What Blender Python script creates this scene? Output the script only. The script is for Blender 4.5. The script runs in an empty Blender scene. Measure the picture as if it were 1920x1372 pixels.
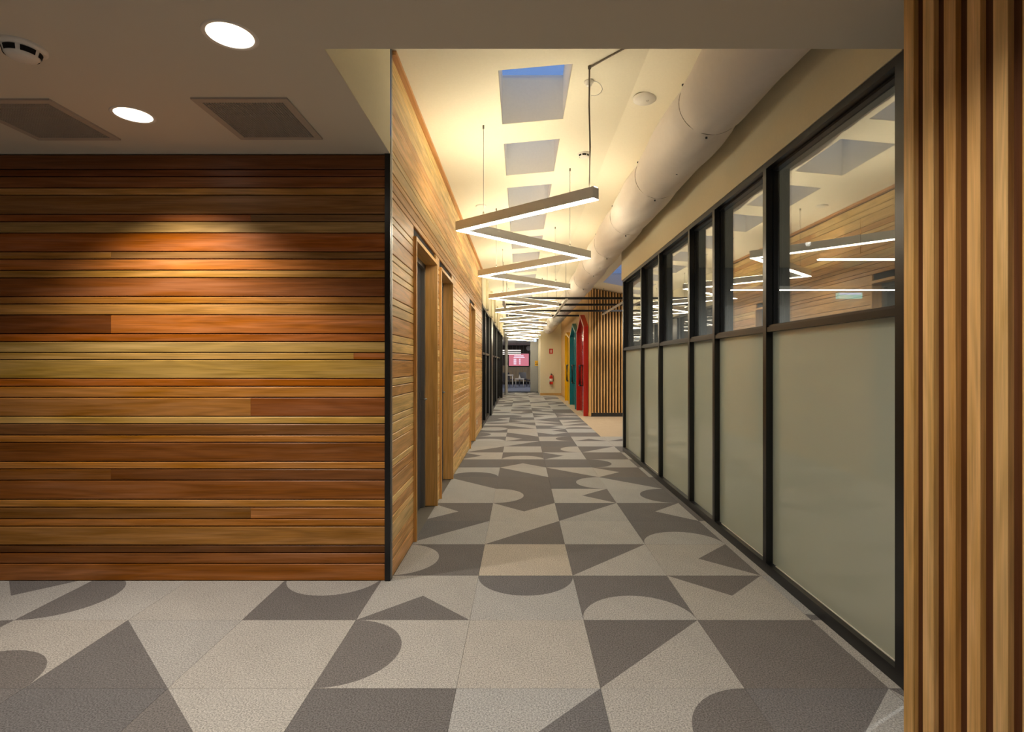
import bpy, bmesh, math, random
from mathutils import Vector, Matrix
from mathutils.geometry import delaunay_2d_cdt

scene = bpy.context.scene
C = scene.collection
PI = math.pi
EYE = 1.372

# ------------------------------------------------------------------ camera, world, lights, exposure
cd = bpy.data.cameras.new('camera'); cam = bpy.data.objects.new('camera', cd); C.objects.link(cam)
cam.location = (0, 0, EYE); cam.rotation_euler = (PI/2, 0, 0)
cd.sensor_width = 36; cd.sensor_fit = 'HORIZONTAL'; cd.lens = 36*1015/1920
cd.shift_x = -16/1920; cd.shift_y = -4/1920
cd.clip_start = 0.05; cd.clip_end = 200
scene.camera = cam

world = bpy.data.worlds.new('dusk'); scene.world = world; world.use_nodes = True
bg = world.node_tree.nodes['Background']
bg.inputs[0].default_value = (0.20, 0.38, 0.80, 1); bg.inputs[1].default_value = 0.40

scene.view_settings.view_transform = 'Standard'; scene.view_settings.look = 'None'
scene.view_settings.exposure = 1.0; scene.view_settings.gamma = 1.0
scene.view_settings.use_curve_mapping = False

WARM = (1.0, 0.80, 0.50)
def spot(loc, energy, size, blend=0.6, col=(1.0, 0.87, 0.70), rot=(0, 0, 0), rad=0.04):
    l = bpy.data.lights.new('downlight_or_fill', 'SPOT'); l.energy = energy; l.spot_size = math.radians(size)
    l.spot_blend = blend; l.color = col; l.shadow_soft_size = rad
    o = bpy.data.objects.new('downlight_or_fill', l); C.objects.link(o); o.location = loc; o.rotation_euler = rot
    return o
CEIL = 2.70
DOWN = [(-1.174, 2.19), (-2.067, 2.89)]
spot((DOWN[0][0], DOWN[0][1], CEIL-0.01), 34, 110, 0.7)
spot((DOWN[1][0], DOWN[1][1], CEIL-0.01), 95, 118, 0.75)
# the lobby behind the camera has more of the same downlights
for p in [(-1.6, 0.3), (0.2, 0.9), (0.4, -0.9), (-1.6, -1.6), (-3.6, -1.2), (0.6, 1.5)]:
    spot((p[0], p[1], CEIL-0.01), 37, 130, 0.8)

for p in [(3.6, 3.4), (3.6, 6.8)]:   # unseen fill spots, added to brighten the frosted panes from behind
    spot((p[0], p[1], 2.88), 85, 160, 0.6, col=(1, .97, .88), rad=0.03)
for p in [(2.7, 10.2), (3.4, 12.6), (2.4, 13.2)]:   # invented fill spots in the alcove, added to brighten the slatted wall
    spot((p[0], p[1], 3.0), 40, 140, 0.8)
# ------------------------------------------------------------------ materials
def s2l(c):
    return tuple(((x/255)/12.92 if x/255 <= 0.04045 else ((x/255+0.055)/1.055)**2.4) for x in c)
def new_mat(name):
    m = bpy.data.materials.new(name); m.use_nodes = True
    return m, m.node_tree.nodes, m.node_tree.links, m.node_tree.nodes['Principled BSDF']
def plain(name, rgb, rough=0.6, metal=0.0, bump=0.0, bscale=60, var=0.04, coat=0.0, spec=0.5):
    m, N, L, P = new_mat(name)
    tc = N.new('ShaderNodeTexCoord'); no = N.new('ShaderNodeTexNoise'); no.inputs['Scale'].default_value = bscale
    no.inputs['Detail'].default_value = 3
    L.new(tc.outputs['Object'], no.inputs['Vector'])
    hs = N.new('ShaderNodeMapRange'); hs.inputs[3].default_value = 1-var; hs.inputs[4].default_value = 1+var
    L.new(no.outputs[0], hs.inputs[0])
    mx = N.new('ShaderNodeVectorMath'); mx.operation = 'SCALE'; mx.inputs[0].default_value = s2l(rgb)
    L.new(hs.outputs[0], mx.inputs['Scale']); L.new(mx.outputs[0], P.inputs['Base Color'])
    P.inputs['Roughness'].default_value = rough; P.inputs['Metallic'].default_value = metal
    P.inputs['Coat Weight'].default_value = coat; P.inputs['Specular IOR Level'].default_value = spec
    if bump:
        b = N.new('ShaderNodeBump'); b.inputs['Strength'].default_value = bump; b.inputs['Distance'].default_value = 0.002
        L.new(no.outputs[0], b.inputs['Height']); L.new(b.outputs[0], P.inputs['Normal'])
    return m
def emis(name, rgb, strength):
    m, N, L, P = new_mat(name)
    P.inputs['Base Color'].default_value = (*rgb, 1); P.inputs['Emission Color'].default_value = (*rgb, 1)
    P.inputs['Emission Strength'].default_value = strength; P.inputs['Roughness'].default_value = 0.5
    return m
def wood(name, axis, rgb=None, rough=0.42, contrast=1.0, ring=1.0, spec=0.35):
    """grain runs along axis (0,1,2); tint from the object's colour unless rgb is given"""
    m, N, L, P = new_mat(name)
    tc = N.new('ShaderNodeTexCoord'); oi = N.new('ShaderNodeObjectInfo')
    off = N.new('ShaderNodeMath'); off.operation = 'MULTIPLY'; off.inputs[1].default_value = 37.0
    L.new(oi.outputs['Random'], off.inputs[0])
    cmb = N.new('ShaderNodeCombineXYZ')
    for i in range(3): L.new(off.outputs[0], cmb.inputs[i])
    add = N.new('ShaderNodeVectorMath'); add.operation = 'ADD'
    L.new(tc.outputs['Object'], add.inputs[0]); L.new(cmb.outputs[0], add.inputs[1])
    def noise(al, ac, detail, rough_=0.5, dist=0.0):
        mp = N.new('ShaderNodeMapping'); sc = [ac]*3; sc[axis] = al; mp.inputs['Scale'].default_value = sc
        L.new(add.outputs[0], mp.inputs['Vector'])
        n = N.new('ShaderNodeTexNoise'); n.inputs['Scale'].default_value = 1; n.inputs['Detail'].default_value = detail
        n.inputs['Roughness'].default_value = rough_; n.inputs['Distortion'].default_value = dist
        L.new(mp.outputs[0], n.inputs['Vector']); return n.outputs[0]
    def math_(op, a, b):
        q = N.new('ShaderNodeMath'); q.operation = op
        for i, v in enumerate((a, b)):
            if v is None: continue
            if isinstance(v, (int, float)): q.inputs[i].default_value = v
            else: L.new(v, q.inputs[i])
        return q.outputs[0]
    n1 = noise(0.7, 9.0, 1.5, .5, .4)
    rings = math_('SINE', math_('MULTIPLY', n1, 46.0), None)
    rings = math_('MULTIPLY', rings, 0.10*ring)
    n2 = noise(1.1, 18.0, 4, .6, .6)
    n3 = noise(4.0, 190.0, 3)
    blot = math_('MULTIPLY', math_('SUBTRACT', n2, 0.5), 1.25*contrast)
    fine = math_('MULTIPLY', math_('SUBTRACT', n3, 0.5), 0.9*contrast)
    val = math_('ADD', math_('ADD', math_('ADD', rings, blot), fine), 1.0)
    hsv = N.new('ShaderNodeHueSaturation')
    if rgb is None: L.new(oi.outputs['Color'], hsv.inputs['Color'])
    else: hsv.inputs['Color'].default_value = (*s2l(rgb), 1)
    L.new(val, hsv.inputs['Value'])
    sat = math_('ADD', math_('MULTIPLY', math_('SUBTRACT', 0.5, n2), 0.4), 1.0)
    L.new(sat, hsv.inputs['Saturation'])
    L.new(hsv.outputs[0], P.inputs['Base Color'])
    P.inputs['Roughness'].default_value = rough; P.inputs['Specular IOR Level'].default_value = spec
    b = N.new('ShaderNodeBump'); b.inputs['Strength'].default_value = 0.08; b.inputs['Distance'].default_value = 0.002
    L.new(n3, b.inputs['Height']); L.new(b.outputs[0], P.inputs['Normal'])
    return m
def carpet(name, rgb, dark):
    m, N, L, P = new_mat(name)
    tc = N.new('ShaderNodeTexCoord'); oi = N.new('ShaderNodeObjectInfo')
    def nz(s, d):
        n = N.new('ShaderNodeTexNoise'); n.inputs['Scale'].default_value = s; n.inputs['Detail'].default_value = d
        n.inputs['Roughness'].default_value = 0.7
        L.new(tc.outputs['Object'], n.inputs['Vector']); return n
    a = nz(150, 3); b_ = nz(5, 2)
    mr = N.new('ShaderNodeMapRange'); mr.inputs[1].default_value = 0.33; mr.inputs[2].default_value = 0.67
    mr.inputs[3].default_value = 0.50; mr.inputs[4].default_value = 1.50
    L.new(a.outputs[0], mr.inputs[0])
    m2 = N.new('ShaderNodeMapRange'); m2.inputs[3].default_value = 0.9; m2.inputs[4].default_value = 1.1
    L.new(b_.outputs[0], m2.inputs[0])
    mu = N.new('ShaderNodeMath'); mu.operation = 'MULTIPLY'; L.new(mr.outputs[0], mu.inputs[0]); L.new(m2.outputs[0], mu.inputs[1])
    sc = N.new('ShaderNodeVectorMath'); sc.operation = 'SCALE'; sc.inputs[0].default_value = s2l(rgb)
    L.new(mu.outputs[0], sc.inputs['Scale'])
    mm = N.new('ShaderNodeVectorMath'); mm.operation = 'MULTIPLY'
    L.new(sc.outputs[0], mm.inputs[0]); L.new(oi.outputs['Color'], mm.inputs[1])
    L.new(mm.outputs[0], P.inputs['Base Color'])
    P.inputs['Roughness'].default_value = 0.95; P.inputs['Specular IOR Level'].default_value = 0.1
    bu = N.new('ShaderNodeBump'); bu.inputs['Strength'].default_value = 0.5; bu.inputs['Distance'].default_value = 0.003
    L.new(a.outputs[0], bu.inputs['Height']); L.new(bu.outputs[0], P.inputs['Normal'])
    return m
def glass(name, tint=(0.93, 0.95, 0.94), f0=0.06, rough=0.0):
    m, N, L, P = new_mat(name); N.remove(P)
    out = N['Material Output']
    g = N.new('ShaderNodeNewGeometry'); dt = N.new('ShaderNodeVectorMath'); dt.operation = 'DOT_PRODUCT'
    L.new(g.outputs['Normal'], dt.inputs[0]); L.new(g.outputs['Incoming'], dt.inputs[1])
    def M_(op, a, b=None):
        q = N.new('ShaderNodeMath'); q.operation = op
        for i, v in enumerate((a, b)):
            if v is None: continue
            if isinstance(v, (int, float)): q.inputs[i].default_value = v
            else: L.new(v, q.inputs[i])
        return q.outputs[0]
    k = M_('POWER', M_('SUBTRACT', 1.0, M_('ABSOLUTE', dt.outputs['Value'])), 5.0)
    fac = M_('ADD', M_('MULTIPLY', k, 1-f0), f0)
    tr = N.new('ShaderNodeBsdfTransparent'); tr.inputs[0].default_value = (*tint, 1)
    gl = N.new('ShaderNodeBsdfGlossy'); gl.inputs['Roughness'].default_value = rough
    mx = N.new('ShaderNodeMixShader'); L.new(fac, mx.inputs[0]); L.new(tr.outputs[0], mx.inputs[1]); L.new(gl.outputs[0], mx.inputs[2])
    L.new(mx.outputs[0], out.inputs[0]); return m
def frosted(name):
    m, N, L, P = new_mat(name)
    tc = N.new('ShaderNodeTexCoord'); no = N.new('ShaderNodeTexNoise'); no.inputs['Scale'].default_value = 1.6
    L.new(tc.outputs['Object'], no.inputs['Vector'])
    cr = N.new('ShaderNodeMix'); cr.data_type = 'RGBA'
    cr.inputs['A'].default_value = (*s2l((210, 214, 202)), 1); cr.inputs['B'].default_value = (*s2l((218, 221, 210)), 1)
    L.new(no.outputs[0], cr.inputs['Factor']); L.new(cr.outputs['Result'], P.inputs['Base Color'])
    P.inputs['Roughness'].default_value = 0.6; P.inputs['Coat Weight'].default_value = 1.0
    P.inputs['Coat Roughness'].default_value = 0.03; P.inputs['Coat IOR'].default_value = 2.0
    P.inputs['Transmission Weight'].default_value = 0.0
    tl = N.new('ShaderNodeBsdfTranslucent'); tl.inputs[0].default_value = (*s2l((205, 212, 200)), 1)
    mx = N.new('ShaderNodeMixShader'); mx.inputs[0].default_value = 0.4
    L.new(P.outputs[0], mx.inputs[1]); L.new(tl.outputs[0], mx.inputs[2]); L.new(mx.outputs[0], N['Material Output'].inputs[0])
    return m

M = dict(
    ceil_low=plain('paint_low_ceiling', (214, 208, 194), 0.85, bump=0.05, bscale=300),
    ceil=plain('paint_high_ceiling', (240, 232, 212), 0.85), well=plain('paint_light_well', (236, 230, 218), 0.8),
    cream=plain('paint_cream', (228, 219, 192), 0.85),
    greywall=plain('paint_grey', (168, 170, 172), 0.85),
    alcove=plain('paint_alcove', (190, 186, 176), 0.85),
    black=plain('black_powdercoat', (22, 23, 26), 0.28, var=0.02),
    darkmetal=plain('dark_metal', (50, 52, 56), 0.3),
    backing=plain('dark_backing', (34, 22, 14), 0.8),
    alu=plain('brushed_aluminium', (150, 152, 155), 0.35, 0.8),
    leaf=plain('grey_door_leaf', (66, 68, 74), 0.3),
    woodx=wood('plank_grain_x', 0), woody=wood('plank_grain_y', 1), woodz=wood('batten_grain_z', 2, contrast=0.75, ring=0.8, rough=0.5),
    jamb=wood('jamb_timber', 2, (216, 166, 98), 0.45, 0.6, 0.6),
    headt=wood('head_timber', 1, (216, 166, 98), 0.45, 0.6, 0.6),
    ply=wood('ply_timber', 2, (222, 178, 118), 0.5, 0.5, 0.5),
    skirt=wood('skirting_timber', 0, (200, 158, 96), 0.5, 0.5, 0.5),
    cl=carpet('carpet_light', (166, 167, 169), False), cdk=carpet('carpet_dark', (112, 111, 114), True),
    beige=carpet('carpet_beige', (188, 172, 150), False), blue=carpet('carpet_blue_grey', (120, 128, 146), True),
    profile=plain('grey_light_profile', (228, 226, 222), 0.5),
    diff=emis('light_diffuser', (1.0, 0.88, 0.66), 13.5),
    diffup=emis('uplight_diffuser', (1.0, 0.88, 0.62), 21.0),
    bulb=emis('downlight_bulb', (1.0, 0.93, 0.80), 9.0),
    reflector=emis('downlight_reflector', (1.0, 0.90, 0.74), 1.6),
    white=plain('white_plastic', (232, 228, 220), 0.45, var=0.01),
    wire=plain('steel_wire', (120, 112, 100), 0.4, 0.5),
    cable=plain('grey_flex', (120, 110, 96), 0.6),
    glass=glass('clear_glass', f0=0.30), dglass=glass('dark_glass', (0.3, 0.32, 0.34), 0.06), skyglass=glass('skylight_glass', (0.97, 0.98, 1.0), 0.02),
    frost=frosted('frosted_glass'),
    red=plain('red_paint', (200, 34, 18), 0.35), redl=plain('red_door', (150, 30, 22), 0.12, coat=0.6),
    teal=plain('teal_paint', (22, 128, 140), 0.35), teall=plain('teal_door', (20, 104, 112), 0.12, coat=0.6),
    yellow=plain('yellow_paint', (250, 196, 0), 0.35), yellowl=plain('yellow_door', (214, 164, 0), 0.12, coat=0.6),
    grille=plain('grille_grey', (165, 160, 152), 0.6), grillef=plain('grille_frame', (178, 168, 156), 0.6),
    dark=plain('dark_void', (12, 12, 12), 0.9),
    tv=None, roomlamp=emis('room_lamp', (1.0, 0.90, 0.72), 5.0), coolamp=emis('cool_lamp', (1.0, 0.93, 0.88), .5),
    exitblue=emis('exit_panel', (0.55, 0.68, 1.0), .55), exitgreen=emis('exit_green', (0.25, 0.7, 0.68), 0.4),
    tan=wood('tan_boards', 2, (176, 158, 128), 0.6, 0.5, 0.4), brownd=wood('dark_boards', 2, (84, 74, 66), 0.6, 0.5, 0.4),
)

# ------------------------------------------------------------------ mesh helpers
class MB:
    def __init__(s): s.v = []; s.f = []; s.m = []; s.sm = []
    def add(s, vs, fs, mi=0, smooth=False):
        b = len(s.v); s.v += [tuple(v) for v in vs]
        for f in fs: s.f.append([i+b for i in f]); s.m.append(mi); s.sm.append(smooth)
    def box(s, x0, x1, y0, y1, z0, z1, mi=0):
        vs = [(x, y, z) for x in (x0, x1) for y in (y0, y1) for z in (z0, z1)]
        s.add(vs, [(0, 1, 3, 2), (4, 6, 7, 5), (0, 4, 5, 1), (2, 3, 7, 6), (0, 2, 6, 4), (1, 5, 7, 3)], mi)
        return s
    def quad(s, a, b, c, d, mi=0): s.add([a, b, c, d], [(0, 1, 2, 3)], mi); return s
    def prism(s, pts, axis, a0, a1, mi=0):
        """closed polygon pts extruded along axis; pts in the remaining two axes order"""
        def P(p, a):
            if axis == 0: return (a, p[0], p[1])
            if axis == 1: return (p[0], a, p[1])
            return (p[0], p[1], a)
        n = len(pts); vs = [P(p, a0) for p in pts]+[P(p, a1) for p in pts]
        s.add(vs, [tuple(range(n))[::-1], tuple(range(n, 2*n))]+[(i, (i+1) % n, n+(i+1) % n, n+i) for i in range(n)], mi)
        return s
    def lathe(s, prof, c, n=32, mi=0, smooth=True, axis='z'):
        vs = []
        for (r, z) in prof:
            for k in range(n):
                a = 2*PI*k/n; vs.append((c[0]+r*math.cos(a), c[1]+r*math.sin(a), c[2]+z) if axis == 'z' else (c[0]+r*math.cos(a), c[1]+z, c[2]+r*math.sin(a)))
        fs = []
        for j in range(len(prof)-1):
            for k in range(n):
                fs.append((j*n+k, j*n+(k+1) % n, (j+1)*n+(k+1) % n, (j+1)*n+k))
        s.add(vs, fs, mi, smooth); return s
    def tube(s, pts, r, n=8, mi=0, cap=True):
        pts = [Vector(p) for p in pts]; vs = []; fs = []
        for i, p in enumerate(pts):
            d = (pts[min(i+1, len(pts)-1)]-pts[max(i-1, 0)]).normalized()
            u = d.cross(Vector((0, 0, 1)));
            if u.length < 1e-3: u = d.cross(Vector((0, 1, 0)))
            u.normalize(); w = d.cross(u)
            for k in range(n):
                a = 2*PI*k/n; vs.append(p+u*(r*math.cos(a))+w*(r*math.sin(a)))
        for i in range(len(pts)-1):
            for k in range(n): fs.append((i*n+k, i*n+(k+1) % n, (i+1)*n+(k+1) % n, (i+1)*n+k))
        if cap: fs.append(tuple(range(n))); fs.append(tuple((len(pts)-1)*n+k for k in range(n))[::-1])
        s.add(vs, fs, mi, True); return s
    def build(s, name, mats, parent=None, color=None, flat=False):
        me = bpy.data.meshes.new(name); me.from_pydata(s.v, [], s.f)
        if not isinstance(mats, (list, tuple)): mats = [mats]
        for m in mats: me.materials.append(m)
        me.polygons.foreach_set('material_index', s.m)
        me.polygons.foreach_set('use_smooth', [x and not flat for x in s.sm])
        bm = bmesh.new(); bm.from_mesh(me); bmesh.ops.recalc_face_normals(bm, faces=bm.faces); bm.to_mesh(me); bm.free()
        o = bpy.data.objects.new(name, me); C.objects.link(o)
        if parent: o.parent = parent
        if color: o.color = (*color, 1)
        return o
def tag(o, label=None, cat=None, group=None, kind=None):
    if label: o['label'] = label
    if cat: o['category'] = cat
    if group: o['group'] = group
    if kind: o['kind'] = kind
    return o
def thing(name, label, cat, loc=(0, 0, 0), group=None, kind=None):
    o = bpy.data.objects.new(name, None); C.objects.link(o); o.location = loc; o.empty_display_size = 0.1
    return tag(o, label, cat, group, kind)
def local(mb, o):
    x, y, z = o.location
    mb.v = [(a-x, b-y, c-z) for a, b, c in mb.v]; return mb
def box(name, mat, x0, x1, y0, y1, z0, z1, parent=None, color=None):
    mb = MB().box(x0, x1, y0, y1, z0, z1)
    if parent: local(mb, parent)
    return mb.build(name, mat, parent, color)

E = EYE
rnd = random.Random(11)
# key planes (metres)
XL, XR = -0.8245, 1.611       # corridor walls
YF = 3.423                    # timber wall facing the camera
YE = 2.283                    # edge of the low ceiling
def zc(x):                    # raked corridor ceiling
    return E+(2.084+0.09*x if x <= 0.887 else 2.164-0.19*(x-0.887))
YEND = 26.5

# ------------------------------------------------------------------ floor with carpet tiles
T = 0.61; GX, GY = -0.882, 2.90
fl = MB().box(-5.2, 6.8, -3.6, 40, -0.12, -0.006).build('floor', plain('floor_slab', (110, 105, 98), 0.9))
tag(fl, 'carpet tiled floor of corridor and lobby in light and dark grey shapes', 'floor', kind='structure')
def hd(cx, cy, a0, r=0.5, n=22):   # half disc, flat side through centre, bulging towards angle a0
    return [(cx+r*math.cos(a0-PI/2+PI*i/n), cy+r*math.sin(a0-PI/2+PI*i/n)) for i in range(n+1)]
RT, LF, UP, DN = 0, PI, PI/2, -PI/2
def tri(*p): return list(p)
# (column, row): (base is dark?, [(polygon, is dark)])
TL = {}
def t(u, v, base, *shapes): TL[(u, v)] = (base, shapes)
D, Lt = True, False
t(0, -2, D); t(1, -2, Lt, (tri((1, 1), (0, 0), (1, 0)), D)); t(2, -2, Lt, (hd(1, .5, LF), D)); t(3, -2, D, (tri((1, 1), (.5, .5), (1, 0)), Lt))
t(4, -2, D, (tri((0, 1), (0, 0), (.4, .0)), Lt))
t(-1, -2, Lt, (tri((0, 1), (0, 0), (1, 0)), D)); t(-2, -2, D); t(-3, -2, D); t(-4, -2, Lt, (hd(.5, 1, DN), D))
t(0, -1, Lt, (hd(0, .5, RT), D)); t(1, -1, Lt); t(2, -1, Lt, (tri((0, 1), (1, 1), (0, 0)), D)); t(3, -1, D); t(4, -1, Lt)
t(-1, -1, Lt); t(-2, -1, Lt, (tri((0, 1), (0, 0), (1, 0)), D)); t(-3, -1, Lt, (hd(.5, 0, UP), D)); t(-4, -1, Lt, (hd(1, .5, LF), D))
t(0, 0, Lt, (tri((0, 0), (1, 0), (.5, .5)), D)); t(1, 0, Lt, (hd(.5, 1, DN), D)); t(2, 0, D, (hd(.5, 0, UP), Lt)); t(3, 0, Lt, (tri((0, 1), (1, 1), (.5, .5)), D))
t(4, 0, Lt, (tri((0, 0), (.4, 0), (0, .12)), D)); t(-1, 0, D, (hd(.5, 1, DN), Lt)); t(-2, 0, Lt); t(-3, 0, Lt, (hd(0, .5, RT), D)); t(-4, 0, Lt, (tri((0, 1), (1, 1), (.5, .5)), D))
t(0, 1, D, (hd(0, .5, RT), Lt)); t(1, 1, Lt); t(2, 1, Lt, (tri((0, 1), (1, 1), (0, 0)), D)); t(3, 1, Lt, (tri((.5, .5), (1, 1), (1, 0)), D)); t(4, 1, Lt)
t(0, 2, Lt, (tri((0, 1), (1, 1), (0, 0)), D)); t(1, 2, Lt, (tri((0, 0), (1, 0), (1, 1)), D)); t(2, 2, Lt); t(3, 2, D, (hd(.5, 0, UP), Lt)); t(4, 2, Lt)
t(0, 3, D, (tri((0, 0), (0, 1), (.5, .5)), Lt)); t(1, 3, Lt, (tri((0, 1), (1, 1), (.5, .5)), D)); t(2, 3, Lt, (tri((0, 1), (1, 1), (0, 0)), D)); t(3, 3, D, (tri((.5, .5), (1, 1), (1, 0)), Lt)); t(4, 3, D)
t(0, 4, Lt); t(1, 4, D, (hd(0, .5, RT), Lt)); t(2, 4, Lt, (tri((.5, .5), (1, 1), (1, 0)), D)); t(3, 4, Lt, (hd(1, .5, LF), D)); t(4, 4, D)
t(0, 5, Lt, (tri((0, 1), (1, 1), (1, 0)), D)); t(1, 5, D); t(2, 5, D, (hd(1, .5, LF), Lt)); t(3, 5, Lt, (tri((0, 1), (1, 1), (1, 0)), D)); t(4, 5, D)
t(0, 6, Lt, (hd(.5, 0, UP), D)); t(1, 6, D, (tri((0, 1), (1, 1), (1, 0)), Lt)); t(2, 6, D, (tri((0, 1), (1, 1), (1, 0)), Lt)); t(3, 6, D, (tri((0, 1), (0, 0), (.5, .5)), Lt)); t(4, 6, Lt)
t(0, 7, D); t(1, 7, D, (tri((0, 0), (1, 0), (.5, .5)), Lt)); t(2, 7, D); t(3, 7, Lt, (hd(0, .5, RT), D)); t(4, 7, D)
t(0, 8, Lt, (tri((0, 0), (0, 1), (.5, .5)), D)); t(1, 8, D, (hd(.5, 0, UP), Lt)); t(2, 8, Lt, (tri((0, 0), (0, 1), (.5, .5)), D)); t(3, 8, D); t(4, 8, Lt)
t(0, 9, Lt, (tri((0, 0), (1, 0), (1, 1)), D)); t(1, 9, Lt); t(2, 9, D, (hd(1, .5, LF), Lt)); t(3, 9, D, (tri((0, 0), (1, 0), (1, 1)), Lt)); t(4, 9, D)
t(0, 10, Lt, (hd(.5, 1, DN), Lt)); t(1, 10, Lt, (tri((0, 0), (1, 0), (1, 1)), D)); t(2, 10, D, (hd(1, .5, LF), D)); t(3, 10, Lt); t(4, 10, Lt)
t(0, 11, D, (hd(.5, 0, UP), Lt)); t(1, 11, D, (tri((0, 0), (0, 1), (.5, .5)), Lt)); t(2, 11, Lt, (hd(1, .5, LF), D)); t(3, 11, Lt, (tri((0, 0), (1, 0), (.5, .5)), D)); t(4, 11, Lt, (tri((0, 0), (1, 0), (.5, .5)), D))
t(0, 12, Lt, (hd(0, .5, RT), D)); t(1, 12, Lt, (tri((0, 0), (1, 0), (0, 1)), D)); t(2, 12, D, (tri((0, 1), (1, 1), (.5, .5)), Lt)); t(3, 12, D); t(4, 12, Lt)
def rand_tile(u, v):
    base = rnd.random() < 0.42
    k = rnd.choice(['half', 'half', 'corner', 'corner', 'mid', 'mid', 'plain', 'plain'])
    if k == 'plain': return (base, ())
    if k == 'half':
        c = rnd.choice([(0, .5, RT), (1, .5, LF), (.5, 0, UP), (.5, 1, DN)]); return (base, ((hd(*c), not base),))
    q = [(0, 0), (1, 0), (1, 1), (0, 1)]; i = rnd.randrange(4)
    if k == 'corner': return (base, ((tri(q[i], q[(i+1) % 4], q[(i+2) % 4]), not base),))
    return (base, ((tri(q[i], q[(i+1) % 4], (.5, .5)), not base),))
def inside(p, poly):
    x, y = p; r = False; n = len(poly)
    for i in range(n):
        x0, y0 = poly[i]; x1, y1 = poly[(i+1) % n]
        if (y0 > y) != (y1 > y) and x < (x1-x0)*(y-y0)/(y1-y0)+x0: r = not r
    return r
def clip(poly, a, b, c):   # keep a*x+b*y<=c
    out = []; n = len(poly)
    for i in range(n):
        p, q = poly[i], poly[(i+1) % n]; dp = a*p[0]+b*p[1]-c; dq = a*q[0]+b*q[1]-c
        if dp <= 0: out.append(p)
        if (dp < 0 < dq) or (dq < 0 < dp):
            k = dp/(dp-dq); out.append((p[0]+(q[0]-p[0])*k, p[1]+(q[1]-p[1])*k))
    return out
def make_tile(u, v, u0=0., u1=1., v0=0., v1=1., mats=None):
    base, shapes = TL.get((u, v)) or rand_tile(u, v)
    e = 0.0012
    R = [(u0+e, v0+e), (u1-e, v0+e), (u1-e, v1-e), (u0+e, v1-e)]
    V = [Vector(p) for p in R]; Ed = [(0, 1), (1, 2), (2, 3), (3, 0)]
    for poly, _ in shapes:
        p = poly
        for a, b, c in ((-1, 0, -R[0][0]), (1, 0, R[1][0]), (0, -1, -R[0][1]), (0, 1, R[2][1])): p = clip(p, a, b, c)
        if len(p) < 3: continue
        b0 = len(V); V += [Vector(q) for q in p]; Ed += [(b0+i, b0+(i+1) % len(p)) for i in range(len(p))]
    ov, oe, of, *_ = delaunay_2d_cdt(V, Ed, [], 0, 1e-5)
    mb = MB()
    X = lambda p: (p[0]*T, p[1]*T)
    for f in of:
        c = sum((ov[i] for i in f), Vector((0, 0)))/len(f)
        dk = base
        for poly, s in shapes:
            if inside(c, poly): dk = s
        mb.add([(*X(ov[i]), 0.0) for i in f], [tuple(range(len(f)))], 1 if dk else 0)
    for i in range(4):
        a, b = X(R[i]), X(R[(i+1) % 4]); mb.add([(a[0], a[1], 0), (b[0], b[1], 0), (b[0], b[1], -.006), (a[0], a[1], -.006)], [(0, 1, 2, 3)], 1 if base else 0)
    g = 1+rnd.uniform(-.06, .06); w = rnd.uniform(-.03, .03)
    if (u, v) == (1, 1): g, w = 1.08, .09
    o = mb.build('carpet_tile', mats or [M['cl'], M['cdk']], fl, (g*(1+w), g, g*(1-w*1.3)))
    o.location = (GX+u*T, GY+v*T, 0)
for v in range(-5, 39):
    y = GY+v*T
    if y > YEND-0.3: break
    for u in range(-6, 9):
        if u < 0 and v > 0: continue
        uu0, uu1, vv1 = 0., 1., 1.
        if v > 0 and u == 0: uu0 = (XL-GX)/T
        if u < 0 and v == 0: vv1 = 0.86
        if u < 0 and v < -4: continue
        if y+T > 8.9 and y < 10.2:
            if u > 6: continue
        elif y >= 10.2:
            if u > 3: continue
            if u == 3: uu1 = 0.93
        else:
            if u > 4: continue
            if u == 4: uu1 = (XR+0.002-GX)/T-4
        make_tile(u, v, uu0, uu1, 0, vv1)
box('alcove_carpet', M['beige'], GX+3.93*T+.002, 4.6, 10.22, YEND-3.0, -0.006, -0.0005, fl, (1, 1, 1))
box('far_room_carpet', M['blue'], -3.4, 3.4, YEND-0.5, 37, -0.006, 0.0, fl, (1, 1, 1))

# ------------------------------------------------------------------ ceilings
mb = MB()
mb.box(-5.2, XR+0.3, -3.6, YE, CEIL, CEIL+0.12)
mb.box(-5.2, XL-.0035, YE, YF+0.1, CEIL, CEIL+0.12)
ceil_low = tag(mb.build('ceiling', M['ceil_low']), 'low grey plaster ceiling over the lobby', 'ceiling', kind='structure')
# raked corridor ceiling, with holes for the skylights
SX0, SX1, SY, SP, SL, SD = -0.158, 0.368, 3.82, 1.275, 0.86, 0.36
mb = MB()
def cq(x0, x1, y0, y1):
    mb.add([(x0, y0, zc(x0)), (x1, y0, zc(x1)), (x1, y1, zc(x1)), (x0, y1, zc(x0)),
            (x0, y0, zc(x0)+.06), (x1, y0, zc(x1)+.06), (x1, y1, zc(x1)+.06), (x0, y1, zc(x0)+.06)],
           [(0, 1, 2, 3), (7, 6, 5, 4), (0, 4, 5, 1), (1, 5, 6, 2), (2, 6, 7, 3), (3, 7, 4, 0)])
cq(-1.0, SX0, YE-.1, YEND+.2); cq(SX1, 0.887, YE-.1, YEND+.2)
NS = 17; y = YE-.1
for k in range(-1, NS):
    a = SY+SP*k; cq(SX0, SX1, y, a); y = a+SL
cq(SX0, SX1, y, YEND+.2)
cq(0.887, XR+.15, YE-.1, 8.62)
AX0, AX1, AY0, AY1 = 1.98, 2.75, 9.6, 13.0
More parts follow.
